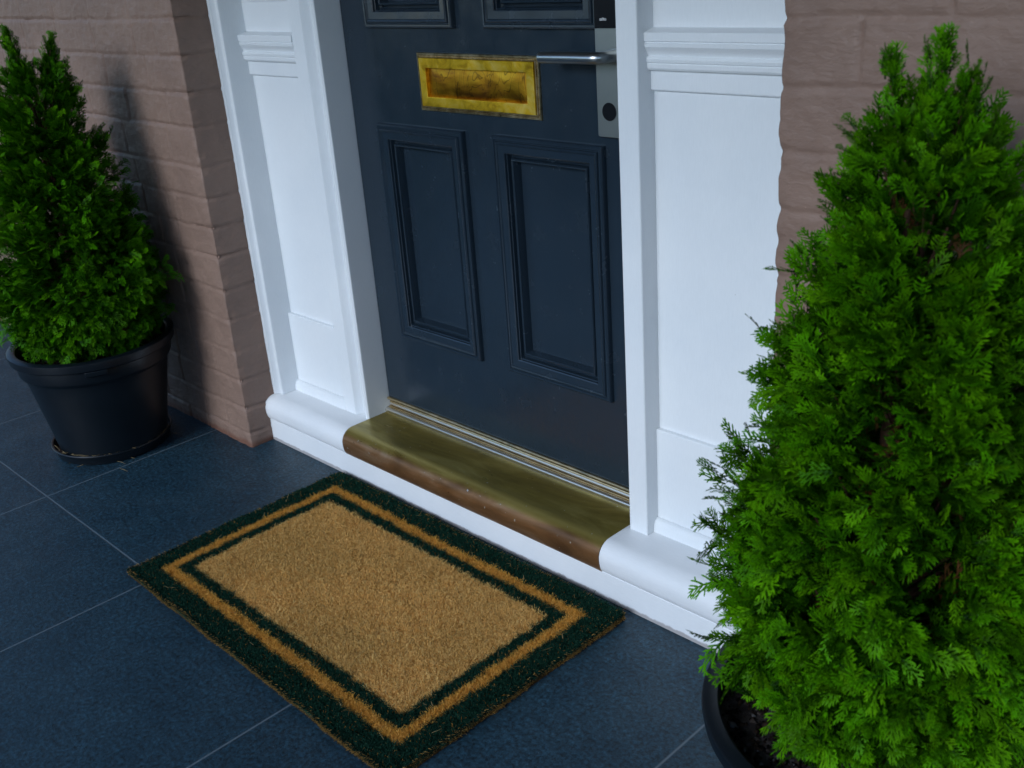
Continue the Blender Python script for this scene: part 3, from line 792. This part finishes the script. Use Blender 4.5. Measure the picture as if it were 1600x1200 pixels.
# ------------------------------------------------------------------ pots, saucers, trees
def pot(x, y, label, grp, k=1.0):
    root = empty("plant_pot", (x, y, 0.012))
    tag(root, label, "plant pot", grp)
    z0 = .012; H = .335
    body = [(0.0, z0), (.146, z0), (.154, z0 + .004), (.157, z0 + .012)] + [(.157 + .045 * k / 8, z0 + .012 + (.245 - .012) * k / 8) for k in range(1, 9)] + [(.2045, .262), (.2135, .268), (.2165, .274), (.2185, .300), (.2195, H - .012), (.214, H - .012), (.2105, .285), (.196, .255), (.150, z0 + .02), (0.0, z0 + .02)]
    MB().lathe(body).build("pot_body", M_pot, root, 0, True, 40).location
    rim = [(.2135, H - .026), (.229, H - .026), (.2325, H - .023), (.235, H - .006), (.2345, H - .002), (.232, H), (.214, H + .0005), (.211, H - .002), (.210, H - .012), (.2085, H - .04)]
    MB().lathe(rim + [rim[0]]).build("pot_rim", M_pot, root, 0, True, 40)
    # two lifting lugs under the rim
    for a in (2.75, -.4):
        c, s_ = math.cos(a), math.sin(a)
        lug = MB(); n = 10
        for i in range(n + 1):
            b_ = a + (i / n - .5) * .26
            for (r_, z_) in ((.214, H - .026), (.232, H - .026), (.230, H - .040), (.214, H - .046)):
                lug.v.append((r_ * math.cos(b_), r_ * math.sin(b_), z_))
        for i in range(n):
            for j in range(4): lug.f.append((i * 4 + j, i * 4 + (j + 1) % 4, (i + 1) * 4 + (j + 1) % 4, (i + 1) * 4 + j))
        lug.f += [(0, 1, 2, 3), (n * 4 + 3, n * 4 + 2, n * 4 + 1, n * 4)]
        lug.build("lifting_lug", M_pot, root, .0015)
    # soil surface
    r = np.random.default_rng(int(abs(x) * 100))
    ang = np.linspace(0, 2 * math.pi, 97)[:-1]; rr = np.linspace(0.001, .2095, 40)
    A, Rr = np.meshgrid(ang, rr, indexing='ij')
    X, Y = Rr * np.cos(A), Rr * np.sin(A)
    Z = .293 + .006 * vnoise(X, Y, 61, .03) + .004 * vnoise(X, Y, 62, .012) + .01 * (1 - Rr / .21)
    I = np.arange(A.size).reshape(A.shape); J = np.roll(I, -1, axis=0)
    Q = np.stack([I[:, :-1], I[:, 1:], J[:, 1:], J[:, :-1]], -1).reshape(-1, 4)
    me = np_mesh("soil", np.stack([X, Y, Z], -1).reshape(-1, 3), quads=Q)
    soil = link("soil", me, M_soil, root)
    # bark chips and grit on the soil, counted with it
    n = 2600
    a = r.random(n) * 2 * math.pi; q = .207 * np.sqrt(r.random(n)); cxs, cys = q * np.cos(a), q * np.sin(a)
    sz = .0015 + .0045 * r.random(n) ** 2.5
    base = np.array([[1, 0, 0], [-1, 0, 0], [0, 1, 0], [0, -1, 0], [0, 0, .7], [0, 0, -.7]], float)
    Tt = np.array([[0, 2, 4], [2, 1, 4], [1, 3, 4], [3, 0, 4], [2, 0, 5], [1, 2, 5], [3, 1, 5], [0, 3, 5]])
    Vc = base[None] * sz[:, None, None] * (.6 + r.random((n, 1, 3))) + r.normal(size=(n, 6, 3)) * sz[:, None, None] * .25
    an = r.random(n) * 6.28; c_, s_ = np.cos(an)[:, None], np.sin(an)[:, None]
    Vx = Vc[..., 0] * c_ - Vc[..., 1] * s_; Vy = Vc[..., 0] * s_ + Vc[..., 1] * c_
    Vc = np.stack([Vx + cxs[:, None], Vy + cys[:, None], Vc[..., 2] + .297 + (.01 * (1 - q / .21))[:, None]], -1)
    pal = np.array([[.02, .013, .01], [.05, .032, .022], [.09, .07, .06], [.2, .19, .19], [.01, .008, .008]])
    pc = pal[r.choice(5, n, p=[.4, .28, .14, .06, .12])]
    me = np_mesh("bark_chips", Vc.reshape(-1, 3), tris=(Tt[None] + 6 * np.arange(n)[:, None, None]).reshape(-1, 3), colors=np.repeat(pc, 6, axis=0))
    ch = link("bark_chips", me, M_coir, root, False); ch["kind"] = "stuff"
    for o in root.children:
        o.matrix_parent_inverse = Matrix.Translation((0, 0, -0.012))
    root.scale = (k, k, 1)
    return root

def saucer(x, y, label):
    p = [(0, .006), (.150, .006), (.158, .008), (.1635, .030), (.1655, .034), (.170, .0345), (.172, .032), (.170, .028), (.166, .022), (.160, .003), (.155, .0008), (0, .0008)]
    o = MB().lathe([(r_, z_) for r_, z_ in p]).build("pot_saucer", M_pot, None, 0, True, 40)
    o.location = (x, y, 0)
    tag(o, label, "saucer", None)
    return o

# --- one flat fan of scale leaves, in its own plane: x along the axis, y across
def fan(r, L=.05):
    segs = []   # (p0, p1, w, t)
    def axis(p, a, length, w, depth, t0, bend):
        n = max(2, int(length / (.0066 if depth == 0 else .0060))); st = length / n
        for i in range(n):
            q = (p[0] + math.cos(a) * st, p[1] + math.sin(a) * st)
            last = i == n - 1
            fr = (i + 1) / n
            segs.append((p, q, w * (1 - .25 * fr), last, t0 + (1 - t0) * fr))
            if depth < 2 and not last:
                side = 1 if (i % 2 == 0) else -1
                for sd_ in ((side,) if depth else (side, -side)):
                    if r.random() < (.92 if depth == 0 else .7):
                        if depth == 0: ln = length * (.36 * math.sin(math.pi * min(1, .20 + fr * .80)) + .07) * (.75 + .5 * r.random())
                        else: ln = length * (.50 * (1 - fr) + .12) * (.8 + .5 * r.random())
                        ln = max(ln, .0055)
                        axis(q, a + sd_ * (.58 + .25 * r.random()), ln, w * .88, depth + 1, t0 + (1 - t0) * fr * .8, -sd_ * .06)
            p = q; a += bend + r.normal() * .05
    axis((0, 0), 0, L, .0034, 0, 0.0, r.normal() * .03)
    V = []; T = []; S = []; Tt = []
    for (p, q, w, last, t) in segs:
        d = np.array(q) - np.array(p); l = np.hypot(*d); d /= l; nrm = np.array([-d[1], d[0]])
        p = np.array(p) - d * .0003; k = len(V)
        e = np.array(q) + d * (.0018 if last else .0006)
        mid = p + (e - p) * (.62 if last else .5)
        hw = w / 2
        # diamond-ish scale segment with a raised keel
        V += [(*(p - nrm * hw * .8), 0), (*(p + nrm * hw * .8), 0), (*(mid + nrm * hw), 0), (*(mid - nrm * hw), 0), (*mid, hw * .75)]
        Tt += [t] * 5
        T += [(k, k + 3, k + 4), (k + 3, k + 2, k + 4), (k + 2, k + 1, k + 4), (k + 1, k, k + 4)]
        if last:
            V.append((*e, 0)); Tt.append(min(1, t + .2)); T += [(k + 3, k + 5, k + 2)]
        else:
            V += [(*(e - nrm * hw * .85), 0), (*(e + nrm * hw * .85), 0)]; Tt += [t, t]; T += [(k + 3, k + 5, k + 6), (k + 3, k + 6, k + 2)]
    return np.array(V), np.array(T), np.array(Tt)
fr_ = np.random.default_rng(21)
FANS = [fan(fr_, L) for L in (.052, .048, .044, .056, .040, .050, .034, .046)]

def conifer(x, y, seed, tip_z, env, label, n_plumes, spp, spires, tint, fscale=1.0):
    r = np.random.default_rng(seed)
    root = empty("conifer_tree", (x, y, .30))
    tag(root, label, "tree", "clipped conifers in black pots beside the door")
    ez, er = zip(*env)
    Renv = lambda z: np.interp(z, ez, er)
    VV, TT, CC = [], [], []
    nv = 0
    wood = MB()
    zt = tip_z - .10
    sway = [r.normal() * .006 for _ in range(4)]
    tr_pts = [(x + sway[i % 4] * i * .4, y + sway[(i + 1) % 4] * i * .4, .285 + (zt - .285) * i / 7) for i in range(8)]
    wood.tube(tr_pts, [.015, .0135, .012, .0105, .009, .007, .005, .003], 8)
    # plumes spread evenly over the envelope with a golden-angle walk
    zs = ez[0] + (tip_z - ez[0]) * (1 - (1 - (np.arange(n_plumes) + .5) / n_plumes) ** .62)
    fan_jobs = []
    for k in range(n_plumes):
        az = k * 2.39996 + r.normal() * .22
        ztip = min(zs[k] + r.normal() * .015, tip_z - .02)
        R = Renv(ztip) * (1 + .10 * r.normal() - (.16 if r.random() < .15 else 0))
        R = max(R, .012)
        tip = np.array([x + R * math.cos(az), y + R * math.sin(az), ztip])
        rise = min(.10 + R * .75, ztip - .30) if ztip > .34 else .01
        base = np.array([x, y, ztip - rise])
        L = np.linalg.norm(tip - base)
        mid = base * .45 + tip * .55 + np.array([0, 0, -.02 * L / .2])
        wood.tube([tuple(base), tuple(base * .4 + mid * .6), tuple(mid), tuple(mid * .4 + tip * .6)], [.0032, .0026, .002, .001], 5, False)
        rad = np.array([math.cos(az), math.sin(az), 0]); up = np.array([0, 0, 1.])
        hfrac = (ztip - ez[0]) / (tip_z - ez[0])
        ns = int(spp * (.72 + .28 * min(1, R / .2)))
        for i in range(ns):
            s = 1 - r.random() ** 1.5 * .62
            p = base * (1 - s) ** 2 + 2 * mid * s * (1 - s) + tip * s * s
            jr = .024 * (1.15 - .5 * s) * (0.5 + .5 * min(1, R / .15))
            p = p + r.normal(size=3) * jr * np.array([1, 1, .9])
            d = rad * (.75 + .3 * r.normal()) + up * (-.05 + 1.1 * hfrac + .35 * r.normal()) + np.array([-rad[1], rad[0], 0]) * r.normal() * .55
            if s < .55: d += up * .3
            fan_jobs.append((p, d, rad, s, hfrac))
    for (sx, sy, sz, hh) in spires:      # the leader shoots that stand clear of the top
        for i in range(int(hh * 620)):
            s = r.random()
            p = np.array([x + sx * (.4 + .6 * s), y + sy * (.4 + .6 * s), sz - hh + hh * s * .93]) + r.normal(size=3) * np.array([.011, .011, .006]) * (1.25 - s * .75)
            az = r.random() * 6.28
            rad = np.array([math.cos(az), math.sin(az), 0])
            d = rad * (.55 - .25 * s) + np.array([sx * 2, sy * 2, 1.1])
            fan_jobs.append((p, d, rad, .75, 1.0))
        wood.tube([(x, y, sz - hh - .08), (x + sx * .7, y + sy * .7, sz - hh * .5), (x + sx, y + sy, sz - .02)], [.0018, .0016, .001], 5, False)
    for i in range(420):                 # sprays that clothe the upper stem
        az = r.random() * 6.283; z_ = .80 + .28 * r.random()
        q_ = Renv(z_) * (.35 + .5 * r.random()); rad = np.array([math.cos(az), math.sin(az), 0])
        fan_jobs.append((np.array([x, y, z_]) + rad * q_, rad * .6 + np.array([0, 0, .75]) + r.normal(size=3) * .25, rad, .8, .85))
    for (p, d, rad, s, hf) in fan_jobs:
        d = d / np.linalg.norm(d)
        nr = np.cross(d, np.array([-rad[1], rad[0], 0]) * .9 + r.normal(size=3) * .75); nr /= np.linalg.norm(nr)
        b = np.cross(nr, d)
        fV, fT, ft = FANS[r.integers(len(FANS))]
        sc = fscale * (.72 + .5 * r.random()) * (.78 if hf > .93 else 1)
        # droop: the fan curls along its length
        cu = fV[:, 0] ** 2 * (5 + 7 * r.random()) * (1 if r.random() < .7 else -.6)
        W = p + (fV[:, :1] * d + fV[:, 1:2] * b + (fV[:, 2] + 0)[:, None] * nr) * sc
        W[:, 2] -= cu * sc * (1.0 - hf * .8)
        fold = np.abs(fV[:, 1]) ** 1.3 * (r.random() * 1.2)
        W += (fold[:, None] * nr) * sc
        VV.append(W); TT.append(fT + nv); nv += len(W)
        v = .6 + .75 * r.random(); yl = r.random() ** 1.5
        old_shaded = np.array([.0045, .026, .0012]) * v; new = (np.array([.046, .185, .0008]) * (1 - yl * .5) + np.array([.11, .25, .002]) * yl * .5) * v  # older leaf green, darkened further for the shade between sprays
        f = np.clip(ft * 1.4 - .38, 0, 1.15)[:, None] * (1.0 if s > .62 else .35)  # inner sprays stay mostly at the darkened colour
        c_ = old_shaded * (1 - f) + new * f
        if s < .55 and r.random() < .12: c_ = c_ * 0 + np.array([.075, .035, .012]) * v     # dead brown sprays inside
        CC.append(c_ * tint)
    V = np.concatenate(VV); T = np.concatenate(TT); C = np.concatenate(CC)
    # the lowest fronds rest inside the pot's rim
    rv = np.hypot(V[:, 0] - x, V[:, 1] - y); lo = np.clip((.385 - V[:, 2]) / .045, 0, 1)
    k = np.where(rv > .195, 1 - lo * (1 - .195 / np.maximum(rv, .195)), 1)
    V[:, 0] = x + (V[:, 0] - x) * k; V[:, 1] = y + (V[:, 1] - y) * k
    V[:, 2] = np.maximum(V[:, 2], .312)
    V[:, 1] = np.minimum(V[:, 1], -.233 - .002 * r.random(len(V)))   # fronds press against the brickwork
    me = np_mesh("foliage", V, tris=T, colors=C)
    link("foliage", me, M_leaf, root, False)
    wood.build("trunk", M_bark, root)
    return root

GP = "black nursery pots beside the door"
PL = (-.741, -.468); PR = (1.655, -.470)
saucer(-.757, -.466, "black saucer with straw in its lip, under the whole pot left of the door")
saucer(1.655, -.470, "black saucer hidden under the near right pot")
pot(*PL, "whole black plastic pot standing against the left brick wall", GP, .965)
pot(*PR, "black plastic pot with bark soil cut off by the bottom right of the photo", GP)
envL = [(.35, .14), (.39, .175), (.44, .19), (.5, .195), (.6, .186), (.7, .166), (.8, .138), (.9, .112), (1.0, .100), (1.06, .082), (1.10, .05), (1.15, .02)]
envR = [(.37, .10), (.41, .150), (.46, .178), (.54, .182), (.62, .172), (.7, .158), (.8, .136), (.9, .110), (1.0, .088), (1.07, .072), (1.11, .045), (1.15, .015)]
conifer(*PL, 5, 1.10, envL, "bright green bushy conifer in the whole black pot by the left brick wall, split tip", 190, 78, [(-.024, -.02, 1.17, .15), (-.045, -.01, 1.14, .13), (.062, .05, 1.145, .16), (.045, .065, 1.12, .13), (.02, -.04, 1.09, .11)], np.array([.85, .9, 1.]), .74)
conifer(*PR, 8, 1.105, envR, "large conifer in front of the right brick wall, nearest the camera, with open wispy fronds", 165, 84, [(-.04, -.02, 1.150, .12), (.004, .0, 1.168, .14), (.03, .015, 1.145, .12), (-.02, .03, 1.12, .10), (.01, -.03, 1.11, .10)], np.array([1., 1., 1.]), .80)

# dry straw caught in the left saucer and on the tiles
r = np.random.default_rng(77); st = MB()
for i in range(134):
    a = r.normal() * .55 - .25; q = .160 + .006 * r.random() if i < 131 else .176 + .05 * r.random()
    z_ = (.0335 if i < 128 else .002)
    c = Vector((-.757 + q * math.cos(a), -.466 + q * math.sin(a), z_ + .004 * r.random()))
    b_ = a + math.pi / 2 + r.normal() * (.35 if i < 128 else 1.5); L = .006 + .014 * r.random()
    d = Vector((math.cos(b_), math.sin(b_), r.normal() * .1 if i < 128 else 0)) * L
    st.tube([c - d, c + Vector((0, 0, .001)), c + d], [.0005, .0008, .0004], 4)
so = st.build("dry_straw", M_straw); tag(so, "wisps of dry straw in and beside the left saucer", "straw", None, "stuff")

# ------------------------------------------------------------------ unseen porch roof, added low and deep to shade the entrance
pr_ = empty("added_porch_roof", (0.5, -1, 2.76))
tag(pr_, "added unseen flat porch roof shading the entrance, over the top edge of the photo", "roof")
MB().box(-3.3, 4.0, -2.5, .3, 2.48, 2.54).build("soffit", M_ceil, pr_, 0, False)
MB().box(-3.3, 4.0, -2.54, -2.5, 2.32, 2.62).build("fascia", M_white, pr_, 0, False)
# house wall over the door head, between the two brick walls
up = MB().box(-.37, 1.32, -.12, .1, 2.3205, 2.755).build("wall_above_door", M_brick, None, 0, False)
tag(up, "taupe painted wall above the door head, over the top edge of the photo", "wall")
# unseen greenery added behind the camera to darken reflections in the door
hv, hq = [], []
hr = np.random.default_rng(90)
for i in range(9000):
    c = np.array([hr.uniform(-7, 8), -6.3 + hr.uniform(-.35, .35), hr.uniform(-.2, 1.55)])
    u_ = hr.normal(size=3); u_ /= np.linalg.norm(u_); w_ = np.cross(u_, hr.normal(size=3)); w_ /= np.linalg.norm(w_)
    k = len(hv); a = .07 + .05 * hr.random()
    hv += [c - u_ * a, c - w_ * a * .6, c + u_ * a, c + w_ * a * .6]; hq.append((k, k + 1, k + 2, k + 3))
hg = link("added_hedge", np_mesh("added_hedge", np.array(hv), quads=np.array(hq), colors=np.tile([[.035, .07, .02]], (len(hv), 1))), M_leaf, None, False)
tag(hg, "added unseen leafy screen across the lawn, darkening reflections in the front door", "added_hedge")
# flat black sheet, its colour stands for the unlit hallway behind the sidelights
MB().box(-.4, 1.35, .07, .09, 0, 2.32).build("hall_black_sheet", M_black, sur, 0, False)
